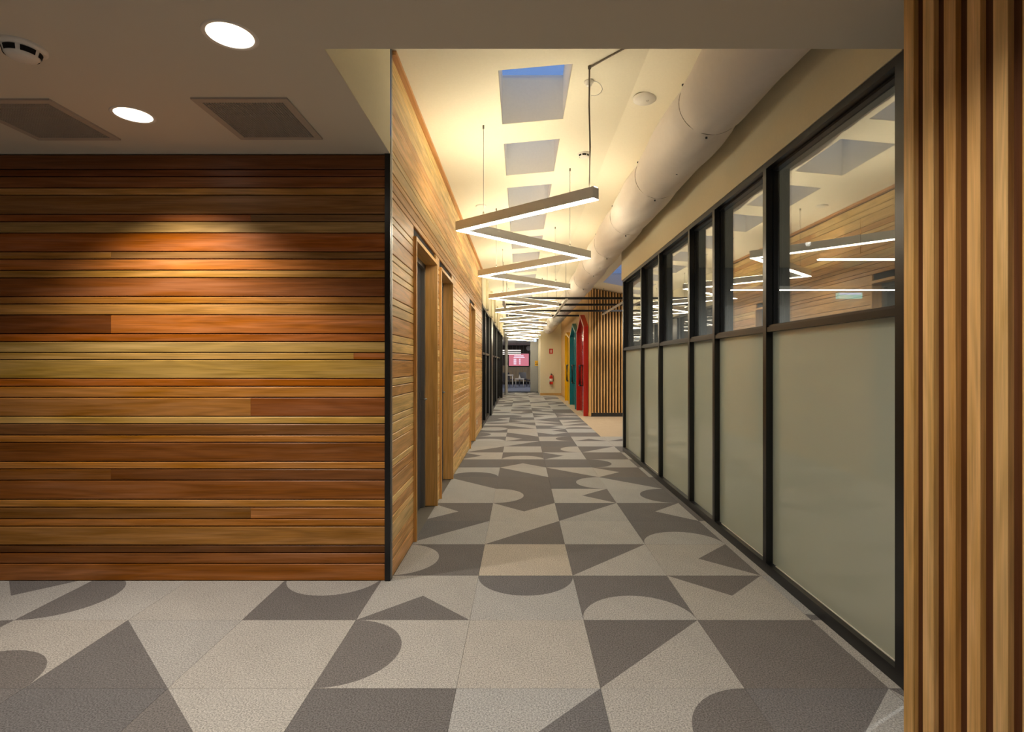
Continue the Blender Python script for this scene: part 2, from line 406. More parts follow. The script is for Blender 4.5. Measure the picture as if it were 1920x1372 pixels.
cq(0.887, AX0, 8.62, YEND+.2); cq(AX1, 5.2, 8.62, YEND+.2); cq(AX0, AX1, 8.62, AY0); cq(AX0, AX1, AY1, YEND+.2)
tag(mb.build('ceiling', M['ceil']), 'high raked cream ceiling above the corridor', 'ceiling', kind='structure')
def skylight(x0, x1, y0, y1, label, group, depth=SD):
    o = thing('skylight', label, 'skylight', (x0, y0, zc((x0+x1)/2)), group, 'structure')
    m = MB(); z0a, z1a, zt = zc(x0)+.002, zc(x1)+.002, zc((x0+x1)/2)+depth
    w = .03; q_ = .003; x0 += q_; x1 -= q_; y0 += q_; y1 -= q_
    m.quad((x0, y0, z0a), (x1, y0, z1a), (x1, y0, zt), (x0, y0, zt)); m.quad((x0, y1, z0a), (x1, y1, z1a), (x1, y1, zt), (x0, y1, zt))
    m.quad((x0, y0, z0a), (x0, y1, z0a), (x0, y1, zt), (x0, y0, zt)); m.quad((x1, y0, z1a), (x1, y1, z1a), (x1, y1, zt), (x1, y0, zt))
    local(m, o).build('light_well', M['well'], o)
    m = MB(); m.box(x0-w, x0, y0-w, y1+w, zt, zt+.04); m.box(x1, x1+w, y0-w, y1+w, zt, zt+.04); m.box(x0, x1, y0-w, y0, zt, zt+.04); m.box(x0, x1, y1, y1+w, zt, zt+.04)
    local(m, o).build('skylight_frame', M['white'], o)
    local(MB().box(x0, x1, y0, y1, zt+.015, zt+.022), o).build('glass_pane', M['skyglass'], o)
for k in range(-1, NS):
    ordn = {0: 'nearest skylight in the high ceiling, its top showing blue sky', 1: 'second nearest rectangular skylight above the zigzag light'}
    skylight(SX0, SX1, SY+SP*k, SY+SP*k+SL, ordn.get(k, 'one of the row of grey-blue skylights receding along the corridor ceiling'), 'skylights along the corridor ceiling' if k not in (0, 1) else None)
skylight(AX0, AX1, AY0, AY1, 'bright blue skylight over the side alcove', None, 0.25)

# ------------------------------------------------------------------ walls
def struct(name, mbx, mat, label, cat='wall', **k):
    return tag(mbx.build(name, mat, **k), label, cat, kind='structure')
# lobby shell
struct('wall_back', MB().box(-5.2, XR+.3, -3.7, -3.6, 0, 2.8), M['cream'], 'cream wall behind the viewer')
struct('wall_left', MB().box(-5.3, -5.2, -3.7, YF+.1, 0, 2.8), M['cream'], 'cream side wall of the lobby')
struct('wall_upper', MB().box(XL-.1, XR+.1, YE-.1, YE-.002, CEIL+.121, 3.6), M['cream'], 'cream fascia above the low ceiling edge')
struct('wall_bulkhead', MB().box(XL-.003, XL, YE+.001, YF-.002, CEIL, 3.40), M['cream'], 'cream plaster face stepping up from low to high ceiling')
# timber clad wall facing the camera
wf = struct('wall_front', MB().box(-5.2, XL-.03, YF+.02, YF+.1, 0, CEIL), M['backing'], 'wide wall of horizontal timber boards facing the viewer, lit by a downlight')
PPM = 1015/3.423
H = [27.8, 13.5, 21, 13.6, 35.8, 13.9, 21.2, 35.1, 13.8, 20.8, 14.3, 35.1, 13.8, 20.5, 35.4, 14.7, 20.4, 13.5, 35, 14.7, 20.8, 35.4, 13.9, 21.2, 13.5, 35.8, 13.9, 21.2, 35.8, 14.7, 21.6, 13.9, 35.4, 14.3, 20, 32.4]
tot = sum(H); scl = (CEIL-0.004)/tot; H = [h*scl for h in H]
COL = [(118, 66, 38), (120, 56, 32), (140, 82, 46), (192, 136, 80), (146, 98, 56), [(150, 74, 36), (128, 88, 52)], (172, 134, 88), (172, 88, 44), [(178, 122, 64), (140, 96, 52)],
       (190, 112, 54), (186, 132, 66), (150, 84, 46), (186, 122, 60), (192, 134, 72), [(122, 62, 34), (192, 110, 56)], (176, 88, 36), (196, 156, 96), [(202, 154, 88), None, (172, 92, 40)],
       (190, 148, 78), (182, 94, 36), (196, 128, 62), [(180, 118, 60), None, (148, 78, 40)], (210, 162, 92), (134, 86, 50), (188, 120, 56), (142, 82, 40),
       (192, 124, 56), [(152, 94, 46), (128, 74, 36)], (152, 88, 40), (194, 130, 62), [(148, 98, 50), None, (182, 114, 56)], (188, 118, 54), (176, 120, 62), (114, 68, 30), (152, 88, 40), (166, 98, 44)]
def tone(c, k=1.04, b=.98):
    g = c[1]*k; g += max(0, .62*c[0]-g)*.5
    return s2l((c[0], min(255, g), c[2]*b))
def plank_x(x0, x1, z0, z1, col, par):
    g = .0028; c = .003; yb, yf = YF+.02, YF
    m = MB().prism([(yb, z0+g), (yf+c, z0+g), (yf, z0+g+c), (yf, z1-g-c), (yf+c, z1-g), (yb, z1-g)], 0, x0+.0006, x1-.0006)
    cc = (m, None)
    return m.build('timber_plank', M['woodx'], par, tone(col))
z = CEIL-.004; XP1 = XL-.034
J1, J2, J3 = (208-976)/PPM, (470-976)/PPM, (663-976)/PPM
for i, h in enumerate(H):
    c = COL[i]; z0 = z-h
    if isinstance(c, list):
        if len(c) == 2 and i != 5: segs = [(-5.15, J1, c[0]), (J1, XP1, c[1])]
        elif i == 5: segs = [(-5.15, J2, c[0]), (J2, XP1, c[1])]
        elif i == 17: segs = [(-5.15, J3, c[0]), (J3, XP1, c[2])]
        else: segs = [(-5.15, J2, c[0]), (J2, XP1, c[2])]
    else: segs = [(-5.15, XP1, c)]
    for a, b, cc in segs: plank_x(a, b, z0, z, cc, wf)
    z = z0
# corner trims
tr = tag(MB().box(XL-.033, XL+.001, YF-.006, YF+.02, 0, CEIL).build('trim_1', M['black']), 'black metal corner trim at the end of the timber wall', 'trim', kind='structure')
tr = tag(MB().box(XL-.02, XL+.003, YF+.0205, YF+.05, 0, 3.39).build('trim_2', M['alu']), 'slim silver edge strip running up to the high ceiling', 'trim', kind='structure')
# corridor left wall, clad
WTOP = E+2.01
YT0, YT1 = YF+.051, 11.54
DOORS = [(4.174, 5.262), (5.504, 6.475), (8.76, 9.665)]
DH = E+.985
wl = MB(); xb0, xb1 = XL-.10, XL-.018
ys = YT0
for a, b in DOORS:
    wl.box(xb0, xb1, ys, a+.02, 0, WTOP); wl.box(xb0, xb1, a+.02, b-.02, DH-.02, WTOP); ys = b-.02
wl.box(xb0, xb1, ys, YT1, 0, WTOP)
wl = struct('wall_left', wl, M['backing'], 'corridor wall clad in narrow horizontal timber boards with three doorways')
PAL = [(184, 128, 80), (192, 136, 86), (204, 152, 98), (196, 138, 84), (182, 124, 76), (212, 164, 110), (200, 156, 108), (192, 132, 84), (194, 134, 84), (190, 146, 100)]  # paler than the front boards: the wash of the lights is in these tones
def plank_y(y0, y1, z0, z1, col):
    col = (min(250, col[0]*1.05+6), min(235, col[1]*1.09+5), col[2]*1.08+6)
    g = .0022; c = .003
    MB().prism([(xb1, z0+g), (XL-c, z0+g), (XL, z0+g+c), (XL, z1-g-c), (XL-c, z1-g), (xb1, z1-g)], 1, y0+.0006, y1-.0006).build('timber_plank', M['woody'], wl, tone(col))
zz = []; z = CEIL-.004
for h in H: zz.append((z-h, z)); z -= h
z = CEIL-.004
for h in [.047, .07, .12, .047, .07, .12, .07, .098]: zz.append((z, min(z+h, WTOP-.03))); z += h
rr = random.Random(5)
for z0, z1 in zz:
    if z1-z0 < .02: continue
    if z0 < DH-.004: runs = [(YT0, DOORS[0][0]), (DOORS[0][1], DOORS[1][0]), (DOORS[1][1], DOORS[2][0]), (DOORS[2][1], YT1)]
    else: runs = [(YT0, YT1)]
    if z0 < DH-.004 < z1-.01: z1 = z1
    col = rr.choice(PAL)
    for a, b in runs:
        if b-a > 3 and rr.random() < .75:
            j = a+(b-a)*rr.uniform(.3, .7); plank_y(a, j, z0, z1, col); plank_y(j, b, z0, z1, rr.choice(PAL))
        else: plank_y(a, b, z0, z1, col if rr.random() < .6 else rr.choice(PAL))
tag(MB().box(XL-.05, XL+.028, YT0, YT1, WTOP-.028, WTOP).build('trim_3', wood('cap_timber', 1, (208, 152, 96), 0.45, 0.6, 0.5)), 'timber cap along the top of the clad corridor wall', 'trim', kind='structure')
tag(MB().box(XL-.10, XL+.004, YT1, YT1+.012, 0, WTOP).build('trim_4', M['darkmetal']), 'thin dark end strip of the timber cladding', 'trim', kind='structure')
tag(MB().box(-1.2, XL-.05, YF+.101, YEND+.3, 2.72, 3.55).build('wall_left_upper', M['cream']), 'plaster wall above and behind the timber cladding', 'wall', kind='structure')
# backing of left side below
tag(MB().box(-1.35, -1.25, YF+.1, 11.6, 0, 3.5).build('wall_left_back', M['greywall']), 'wall behind the side doors', 'wall', kind='structure')

# ------------------------------------------------------------------ doors in the left wall
dl = ['near timber-framed doorway in the corridor wall', 'second timber-framed doorway with a lever handle', 'third timber-framed doorway, far along the timber wall']
for i, (a, b) in enumerate(DOORS):
    d = thing('door_%d' % (i+1), dl[i], 'door', (XL, (a+b)/2, 0), kind='structure')
    t_ = .030; xo = XL+.022; xi = XL-.095
    box('jamb', M['jamb'], xi, xo, a, a+t_, 0, DH-t_, d); box('jamb', M['jamb'], xi, xo, b-t_, b, 0, DH-t_, d)
    box('door_head', M['headt'], xi, xo, a, b, DH-t_, DH, d)
    m = MB(); m.box(xi-.05, xi, a+t_, a+t_+.045, 0, DH-t_); m.box(xi-.05, xi, b-t_-.045, b-t_, 0, DH-t_); m.box(xi-.05, xi, a+t_, b-t_, DH-t_-.045, DH-t_)
    local(m, d).build('metal_frame', M['alu'], d)
    lf = box('door_leaf', M['leaf'], xi-.075, xi-.035, a+t_+.046, b-t_-.046, 0.008, DH-t_-.046, d)
    hy = b-t_-.10
    m = MB(); m.box(xi-.035, xi-.028, hy-.018, hy+.018, 0.93, 1.10)
    m.tube([(xi-.028, hy, 1.04), (xi+.022, hy, 1.04), (xi+.028, hy-.01, 1.04), (xi+.028, hy-.11, 1.04)], .009, 8)
    h = MB(); h.v, h.f, h.m, h.sm = m.v, m.f, m.m, m.sm
    local(h, d).build('door_handle', M['alu'], d)

# ------------------------------------------------------------------ right side: bulkhead and glazed partition
struct('wall_right', MB().box(XR-.004, XR+.15, YE, 8.62, E+1.322, zc(XR)+.03), M['cream'], 'cream bulkhead above the black framed glass partition')
GZ = E+1.32; ZT0, ZT1 = E+.2085, E+.255; SILL = .064
MU = [2.33, 3.60, 4.545, 5.21, 6.34, 7.27, 8.54]   # far edge of each mullion's face
w1 = thing('window_1', 'long black framed glass partition, clear above and frosted below', 'window', (XR, 5.4, 0), kind='structure')
XD = XR+.09
def frame_bar(name, x0, x1, y0, y1, z0, z1, par, mat=None):
    return box(name, mat or M['black'], x0, x1, y0, y1, z0, z1, par)
for i, y in enumerate(MU):
    frame_bar('mullion', XR, XR+.042, y-.048, y, SILL, GZ-.04, w1)
    frame_bar('mullion_cap', XR+.050, XD, y-.044, y-.004, SILL, GZ-.04, w1)
    frame_bar('mullion_web', XR+.042, XR+.050, y-.036, y-.012, SILL, GZ-.04, w1, M['darkmetal'])
frame_bar('end_post', XR-.002, XD, YE-.01, MU[0]-.049, 0, GZ+.002, w1)
frame_bar('head_rail', XR, XR+.045, MU[0]-.048, MU[-1], GZ-.04, GZ, w1)
frame_bar('head_channel', XR+.045, XD, MU[0]-.048, MU[-1], GZ-.055, GZ, w1, M['darkmetal'])
frame_bar('sill_rail', XR, XR+.030, MU[0]-.048, MU[-1], 0, SILL, w1)
frame_bar('sill_ledge', XR+.030, XD, MU[0]-.048, MU[-1], 0, SILL-.006, w1, M['darkmetal'])
for i in range(len(MU)-1):
    a, b = MU[i], MU[i+1]-.048
    frame_bar('transom', XR+.004, XD, a, b, ZT0, ZT1-.014, w1)
    frame_bar('transom_lip', XR+.016, XD, a, b, ZT1-.014, ZT1, w1, M['darkmetal'])
    box('clear_pane', M['glass'], XD-.012, XD-.006, a, b, ZT1, GZ-.055, w1)
    box('frosted_pane', M['frost'], XR+.044, XR+.050, a+.001, b-.001, SILL, ZT0, w1)
    if i in (0, 1, 4): box('glazing_bead', M['white'], XR+.038, XR+.043, a+.03, b-.05, SILL-.004, SILL+.001, w1)
# room behind the partition
rm = MB(); rm.box(6.6, 6.7, 1.2, 8.7, 0, 3.0); rm.box(XR+.092, 6.7, 1.96, YE-.021, 0, 3.0); rm.box(XR+.11, 6.7, 8.6, 8.7, 0, 3.0)
rm = struct('wall_room', rm, M['greywall'], 'grey walls of the room behind the glass partition')
struct('ceiling', MB().box(XR+.15, 6.7, 1.2, 8.7, 2.9, 3.0), M['ceil_low'], 'plain ceiling of the room behind the glass', 'ceiling')
for i, (yy, lab) in enumerate([(5.73, 'long linear pendant light seen higher through the near glass pane'), (8.1, 'long linear pendant light seen lower through the near glass pane')]):
    o = thing('linear_pendant_light', lab, 'light', (4.6, yy, E+1.1), group=None)
    box('housing', M['profile'], 3.15, 6.1, yy-.03, yy+.03, E+1.11, E+1.16, o)
    box('diffuser', M['roomlamp'], 3.15, 6.1, yy-.022, yy+.022, E+1.098, E+1.11, o)
    for xx in (3.6, 5.6): local(MB().tube([(xx, yy, E+1.16), (xx, yy, 2.9)], .003, 6), o).build('suspension_wire', M['wire'], o)
o = thing('exit_sign', 'small green and white exit sign seen through the glass', 'sign', (5.2, 8.55, E+1.1))
box('sign_box', M['exitgreen'], 5.0, 5.38, 8.52, 8.59, E+1.03, E+1.12, o)
box('sign_stripe', M['exitblue'], 5.02, 5.36, 8.515, 8.52, E+1.09, E+1.115, o)

# ------------------------------------------------------------------ near timber batten screen on the right
sc = thing('batten_screen', 'screen of upright pale timber battens at the right edge of the photo', 'screen', (1.40, 1.2, 0))
SXF, SXB, SYF = 1.38, 1.398, 1.950
box('backing_panel', wood('screen_backing', 2, (92, 54, 28), 0.6, 0.6, 0.5), SXB, SXB+.04, -1.5, SYF, 0, CEIL, sc)
BC = [(214, 172, 108), (222, 180, 118), (208, 160, 98), (216, 172, 110), (216, 178, 120)]
for k in range(24):
    y1 = SYF-k*.0921; y0 = y1-.0484
    m = MB().prism([(SXF, y0+.001), (SXF, y1-.001), (SXF+.001, y1), (SXB, y1), (SXB, y0), (SXF+.001, y0)], 2, 0, CEIL)
    local(m, sc).build('batten', M['woodz'], sc, s2l(BC[k % 5]))
tag(MB().box(SXB+.04, XR+.3, SYF-.06, SYF, 0, CEIL).build('wall_return', M['backing']), 'dark return wall between batten screen and glass partition', 'wall', kind='structure')

# ------------------------------------------------------------------ far left glazing (black framed) and piers
w2 = thing('window_2', 'black framed glazed wall along the far left of the corridor', 'window', (XL, 17, 0), kind='structure')
GT = E+1.29
def mull(y0, y1, x0, x1, z1=GT, mat=None, nm='mullion'): return box(nm, mat or M['black'], x0, x1, y0, y1, 0, z1, w2)
yy = YT1+.014; secs = [(yy, 12.55), (12.55, 14.35), (15.16, 17.0), (17.0, 18.8), (18.8, 20.6), (20.6, 21.8), (21.95, 23.5)]
for a, b in secs:
    mull(a, a+.06, XL-.08, XL+.012); mull(b-.05, b, XL-.08, XL+.012)
    box('head_rail', M['black'], XL-.08, XL+.008, a+.06, b-.05, GT-.06, GT, w2)
    box('sill_rail', M['black'], XL-.08, XL+.008, a+.06, b-.05, 0, .07, w2)
    box('transom', M['darkmetal'], XL-.07, XL+.006, a+.06, b-.05, ZT0, ZT1, w2)
    box('glass_pane', M['dglass'], XL-.045, XL-.038, a+.06, b-.05, .07, ZT0, w2)
    box('glass_pane', M['dglass'], XL-.045, XL-.038, a+.06, b-.05, ZT1, GT-.06, w2)
    box('glazing_bead', M['alu'] if a in (12.55, 17.0) else M['black'], XL-.01, XL+.016, b-.065, b-.055, .07, GT-.06, w2)
box('portal_reveal', M['black'], XL-.1, XL+.055, 14.36, 15.155, 0, E+1.22, w2)
box('portal_reveal', M['black'], XL-.1, XL+.10, 21.81, 21.94, 0, E+1.15, w2)
struct('wall_left_room', MB().box(-3.6, -3.5, 11.5, 24, 0, 3).box(-3.6, XL-.1, 11.4, 11.5, 0, 3).box(-3.6, XL-.1, 24, 24.1, 0, 3), M['leaf'], 'dark wall of the room behind the left glazing')
pier = MB()
mbp = MB().box(-3.6, XL-.09, 11.5, 24.1, GT, GT+.1); mbp.box(XL-.09, XL-.002, YT1+.013, YEND, GT, 3.44)
struct('wall_left_header', mbp, M['cream'], 'cream wall above the black framed left glazing')
for k, y in enumerate([12.9, 14.9, 16.9, 18.9, 20.9, 22.9]):
    tag(MB().box(XL-.002, XL+.05, y, y+.35, GT+.01, zc(XL)-.002).build('trim_%d' % (5+k), M['cream']), 'shallow cream pier on the wall above the left glazing', 'trim', group='piers above the left glazing', kind='structure')
# ------------------------------------------------------------------ right far: alcove, slatted box, coloured doors
YS = 14.07
aw = MB(); aw.box(XR+.15, 6.7, 8.62, 8.72, 0, 3.5); aw.box(4.6, 4.7, 8.7, 23.7, 0, 3.4)
struct('wall_alcove', aw, M['alcove'], 'pale wall of the side alcove')
fb = thing('slatted_wall_panel', 'wall of thin upright timber slats with a black plinth beyond the glass', 'panel', (2.6, YS+.1, 0))
XS0 = 1.775
box('backing_panel', M['backing'], XS0, 4.5, YS+.03, YS+.1, .10, zc(4.5)-.01, fb)
def slat_top(x): return zc(x)-.012
m = MB().prism([(XS0, .1), (4.5, .1), (4.5, slat_top(4.5)), (XS0, slat_top(XS0))], 1, YS+.03, YS+.1); local(m, fb).build('backing_panel', M['backing'], fb)
box('plinth', M['darkmetal'], XS0+.06, 4.5, YS+.02, YS+.1, 0, .095, fb)
n = 0; x = XS0+.075
box('corner_board', M['ply'], XS0-.0, XS0+.06, YS-.01, YS+.03, .02, slat_top(XS0+.06), fb)
while x < 4.4 and n < 40:
    m = MB(); a, b = x, x+.042
    m.prism([(a, .10), (b, .10), (b, slat_top(b)), (a, slat_top(a))], 1, YS-.012, YS+.03)
    local(m, fb).build('slat', M['woodz'], fb, s2l((214, 172, 116))); x += .077; n += 1
# ply wall behind coloured doors
pw = MB().prism([(XS0+.003, 0), (XS0+.1, 0), (XS0+.1, zc(XS0+.1)-.004), (XS0+.003, zc(XS0+.003)-.004)], 1, YS+.101, 23.6)
struct('wall_doors', pw, M['ply'], 'plywood wall behind the three coloured doors')
def portal(i, y0, y1, eave_n, apex, ya, eave_f, m1, m2, label):
    d = thing('door_%d' % i, label, 'door', (1.72, (y0+y1)/2, 0), kind='structure')
    xo, xi = 1.655, XS0+.002; w = .07
    outer = [(y0, 0), (y0, eave_n), (ya, apex), (y1, eave_f), (y1, 0)]
    inner = [(y0+w, 0), (y0+w, eave_n-.03), (ya, apex-.10), (y1-w, eave_f-.03), (y1-w, 0)]
    m = MB(); n = 5
    vs = [(xo, *p) for p in outer]+[(xo, *p) for p in inner]+[(xi, *p) for p in outer]+[(xi, *p) for p in inner]
    fs = []
    for k in range(n-1):
        fs += [(k, k+1, n+k+1, n+k), (2*n+k, 3*n+k, 3*n+k+1, 2*n+k+1), (k, 2*n+k, 2*n+k+1, k+1), (n+k, n+k+1, 3*n+k+1, 3*n+k)]
    fs += [(0, n, 3*n, 2*n), (n-1, 3*n-1, 4*n-1, 2*n-1)]
    m.add(vs, fs); local(m, d).build('gabled_frame', m1, d)
    m = MB().prism([(y0+w, .005), (y0+w, eave_n-.032), (ya, apex-.102), (y1-w, eave_f-.032), (y1-w, .005)], 0, XS0-.03, XS0+.001)
    local(m, d).build('door_leaf', m2, d)
    ym = y1-w-.62
    m = MB(); x1 = XS0-.03; x0 = x1-.05; r = .019
    m.tube([(x1, ym, .92-.17), (x0, ym, .75), (x0, ym, 1.33), (x1, ym, 1.33)], r, 6)
    m.tube([(x1, ym+.30, .75), (x0, ym+.30, .75), (x0, ym+.30, 1.33), (x1, ym+.30, 1.33)], r, 6)
    m.tube([(x0, ym, .75), (x0, ym+.3, .75)], r, 6); m.tube([(x0, ym, 1.33), (x0, ym+.3, 1.33)], r, 6)
    local(m, d).build('pull_handle', M['black'], d)
portal(4, 14.20, 16.05, E+.99, E+1.36, 15.05, E+.94, M['red'], M['redl'], 'red door with a pointed red surround, nearest of the coloured doors')
portal(5, 16.35, 18.25, E+.96, E+1.29, 17.35, E+.92, M['teal'], M['teall'], 'teal door with a pointed teal surround between red and yellow')
portal(6, 18.55, 20.3, E+.92, E+1.15, 19.75, E+1.08, M['yellow'], M['yellowl'], 'yellow door with a yellow surround, farthest of the coloured doors')

# ------------------------------------------------------------------ end of the corridor
XW = .86
m = MB().box(XW, 4.6, 23.6, 23.75, 0, 3.46); m.box(XW, XW+.12, 23.75, YEND, 0, 3.46)
struct('wall_end', m, M['cream'], 'cream end wall with fire extinguisher beside the far opening')
tag(MB().box(XW-.004, XS0, 23.585, 23.6, 0, .10).build('baseboard_end', M['skirt']), 'timber skirting at the foot of the cream end wall', 'skirting', kind='structure')
m = MB().box(.48, XW, YEND, YEND+.12, 0, 3.5); m.box(-3.5, .48, YEND, YEND+.12, E+1.205, 3.5); m.box(XW, 3.5, YEND, YEND+.12, 0, 3.5)
struct('wall_end_grey', m, M['greywall'], 'grey wall and header framing the opening to the far room')
m = MB().box(-3.5, -3.4, 24.1, 37, 0, 3); m.box(3.4, 3.5, YEND+.1, 37, 0, 3)
struct('wall_far_room', m, M['greywall'], 'side walls of the far room')
struct('ceiling', MB().box(-3.5, 3.5, YEND+.12, 37, E+1.25, E+1.35).box(-3.5, XL-.1, 24.1, YEND+.12, E+1.25, E+1.35), M['ceil_low'], 'ceiling of the far room', 'ceiling')
bw = struct('wall_far', MB().box(-3.4, 3.4, 36.3, 36.4, 0, 2.7), M['greywall'], 'back wall of the far room, dark boards above pale boards')
for k in range(26):
    x = -3.3+k*.25
    box('wall_board', M['tan'], x, x+.24, 36.27, 36.3, .2, E-.12, bw); box('wall_board', M['brownd'], x, x+.24, 36.27, 36.3, E-.11, 2.6, bw)
box('skirting_board', M['black'], -3.4, 3.4, 36.26, 36.3, 0, .19, bw)
tag(MB().box(-.66, -.56, 23.75, 23.85, 0, E+1.205).build('post', M['greywall']), 'pale post at the left of the far opening', 'post')
tag(MB().box(-.70, -.665, 23.76, 23.83, 0, E+1.2).build('door_edge', M['darkmetal']), 'dark open door edge beside the pale post', 'door')
# lamps for the far room
for p in [(-1.4, 29), (1.4, 30), (0, 33.5)]:
    l = bpy.data.lights.new('far_room_lamp', 'AREA'); l.energy = 16; l.size = .6; l.color = (1, .92, .88)
    o = bpy.data.objects.new('far_room_lamp', l); C.objects.link(o); o.location = (p[0], p[1], E+1.23)
# screen
tvm, N, L, P = new_mat('tv_picture')
tc = N.new('ShaderNodeTexCoord'); gr = N.new('ShaderNodeTexNoise'); gr.inputs['Scale'].default_value = 3
L.new(tc.outputs['Object'], gr.inputs['Vector'])
mx = N.new('ShaderNodeMix'); mx.data_type = 'RGBA'; mx.inputs['A'].default_value = (.75, .16, .22, 1); mx.inputs['B'].default_value = (.62, .24, .30, 1)
L.new(gr.outputs[0], mx.inputs['Factor']); L.new(mx.outputs['Result'], P.inputs['Emission Color']); P.inputs['Emission Strength'].default_value = .45
P.inputs['Base Color'].default_value = (.05, .02, .02, 1)
o = thing('television', 'wall screen showing a pink slide with white lines', 'television', (-.1, 36.25, E+.28))
X0, X1, Z0, Z1 = -.78, .55, E-.13, E+.68
m = MB().box(X0-.04, X1+.04, 36.2, 36.268, Z0-.04, Z1+.04); local(m, o).build('bezel', M['black'], o)
box('screen', tvm, X0, X1, 36.19, 36.2, Z0, Z1, o)
m = MB(); txt = emis('tv_text', (.85, .8, .95), .5)
m.box(-.42, .2, 36.184, 36.19, E+.50, E+.56); m.box(-.46, .27, 36.184, 36.19, E+.41, E+.46)
for k in range(6): m.box(-.46, -.28, 36.184, 36.19, E+.30-k*.065, E+.335-k*.065); m.box(-.1, .0, 36.184, 36.19, E+.30-k*.065, E+.335-k*.065)
local(m, o).build('slide_text', txt, o)
# far lamp with three bars
o = thing('bar_pendant_light', 'stack of three pale horizontal light bars in the far room', 'light', (-.6, 29, E+.6))
for k, zz_ in enumerate((.70, .60, .50)): box('light_bar', M['coolamp'], -1.5, 0.02, 28.97+.0*k, 29.03, E+zz_, E+zz_+.045, o)
for xx in (-1.2, -.2): local(MB().tube([(xx, 29, E+.5), (xx, 29, E+1.25)], .006, 6), o).build('suspension_wire', M['wire'], o)
tag(MB().lathe([(0, 0), (.16, 0), (.17, .02), (.17, .05), (0, .05)], (.55, 36.21, E+1.05), 32, axis='y').build('wall_clock', M['white']), 'round white clock high on the far wall', 'clock')
# yellow sign
o = thing('wall_sign', 'small yellow sign on the grey wall at the far opening', 'sign', (.8, YEND-.01, E))
box('sign_plate', M['yellow'], .70, .858, YEND-.012, YEND-.002, E-.09, E+.155, o)
m = MB()
for a, b, z0, z1 in ((.725, .76, .06, .11), (.79, .83, .06, .11), (.725, .76, -.05, 0), (.78, .84, -.05, .02)): m.box(a, b, YEND-.015, YEND-.012, E+z0, E+z1)
tag(local(m, o).build('sign_marks', M['brownd'], o), kind='stuff')
o = thing('exit_sign', 'small blue-white lit exit sign hanging over the far opening', 'sign', (.70, 25.9, E+1.14))
box('sign_panel', M['exitblue'], .64, .76, 25.88, 25.92, E+1.06, E+1.19, o)
m = MB().tube([(.70, 25.9, E+1.19), (.70, 25.9, zc(.7))], .006, 6); local(m, o).build('hanger', M['wire'], o)
# tables, chairs in far room
def table(name, x0, x1, y0, y1, h, label):
    o = thing(name, label, 'table', ((x0+x1)/2, (y0+y1)/2, 0))
    m = MB().box(x0, x1, y0, y1, h-.035, h); local(m, o).build('table_top', M['white'], o)
    for x, y in ((x0+.05, y0+.05), (x1-.05, y0+.05), (x0+.05, y1-.05), (x1-.05, y1-.05)):
        m = MB().tube([(x, y, 0), (x, y, h-.035)], .02, 8); local(m, o).build('leg', M['white'], o)
table('coffee_table', -.33, .22, 31.6, 32.2, .5, 'low white table in the far room under the screen')
table('dining_table', -1.35, -.42, 31.0, 31.7, .74, 'taller white table at the left of the far room')
def chair(x, y, rz, label):
    o = thing('lounge_chair', label, 'chair', (x, y, 0)); o.rotation_euler.z = rz
    m = MB().box(-.25, .25, -.24, .24, .38, .45); m.build('seat', M['leaf'], o)
    m = MB().prism([(.19, .45), (.25, .45), (.33, .84), (.28, .85)], 0, -.23, .23); m.build('backrest', M['leaf'], o)
    for a, b in ((-.22, -.2), (.22, -.2), (-.22, .2), (.22, .2)):
        m = MB().tube([(a*1.08, b*1.08, 0), (a*.9, b*.9, .38)], .015, 6); m.build('leg', M['alu'], o)
chair(.62, 31.9, -1.2, 'dark chair at the right of the low white table')
chair(-.72, 32.4, .6, 'dark chair between the two white tables')
chair(-.95, 30.3, PI, 'dark chair in front of the taller table')
chair(.15, 33.2, .1, 'dark chair behind the low white table')
tag(MB().lathe([(0, 0), (.05, 0), (.06, .06), (.03, .14), (.015, .18), (.015, .24), (0, .24)], (-.06, 31.9, .5), 20).build('vase', M['white']), 'small white vase standing on the low far table', 'vase')

# fire extinguisher and sign
o = thing('fire_extinguisher', 'red fire extinguisher hung on the cream end wall', 'extinguisher', (1.33, 23.5, .48))
m = MB().lathe([(0, 0), (.06, 0), (.075, .02), (.078, .06), (.078, .32), (.06, .37), (.025, .40), (.02, .42), (0, .42)], (1.33, 23.5, .48), 24); local(m, o).build('cylinder', M['red'], o)
m = MB().lathe([(.0785, .12), (.0795, .12), (.0795, .25), (.0785, .25)], (1.33, 23.5, .48), 24); local(m, o).build('label_band', M['white'], o)
m = MB().box(1.31, 1.35, 23.46, 23.53, .895, .93); m.prism([(23.42, .93), (23.52, .93), (23.52, .945), (23.40, .965)], 0, 1.32, 1.34); m.tube([(1.35, 23.5, .91), (1.40, 23.5, .90), (1.425, 23.5, .84), (1.425, 23.5, .62)], .011, 8)
local(m, o).build('valve_and_hose', M['black'], o)
m = MB().box(1.29, 1.37, 23.575, 23.6, .55, .86); local(m, o).build('wall_bracket', M['darkmetal'], o)
o = thing('extinguisher_sign', 'red and white extinguisher location sign high on the end wall', 'sign', (1.33, 23.59, E+.56))
box('sign_plate', M['red'], 1.25, 1.41, 23.59, 23.598, E+.44, E+.66, o)
m = MB().box(1.305, 1.355, 23.586, 23.59, E+.48, E+.60); m.box(1.318, 1.342, 23.586, 23.59, E+.60, E+.63); local(m, o).build('extinguisher_symbol', M['white'], o)

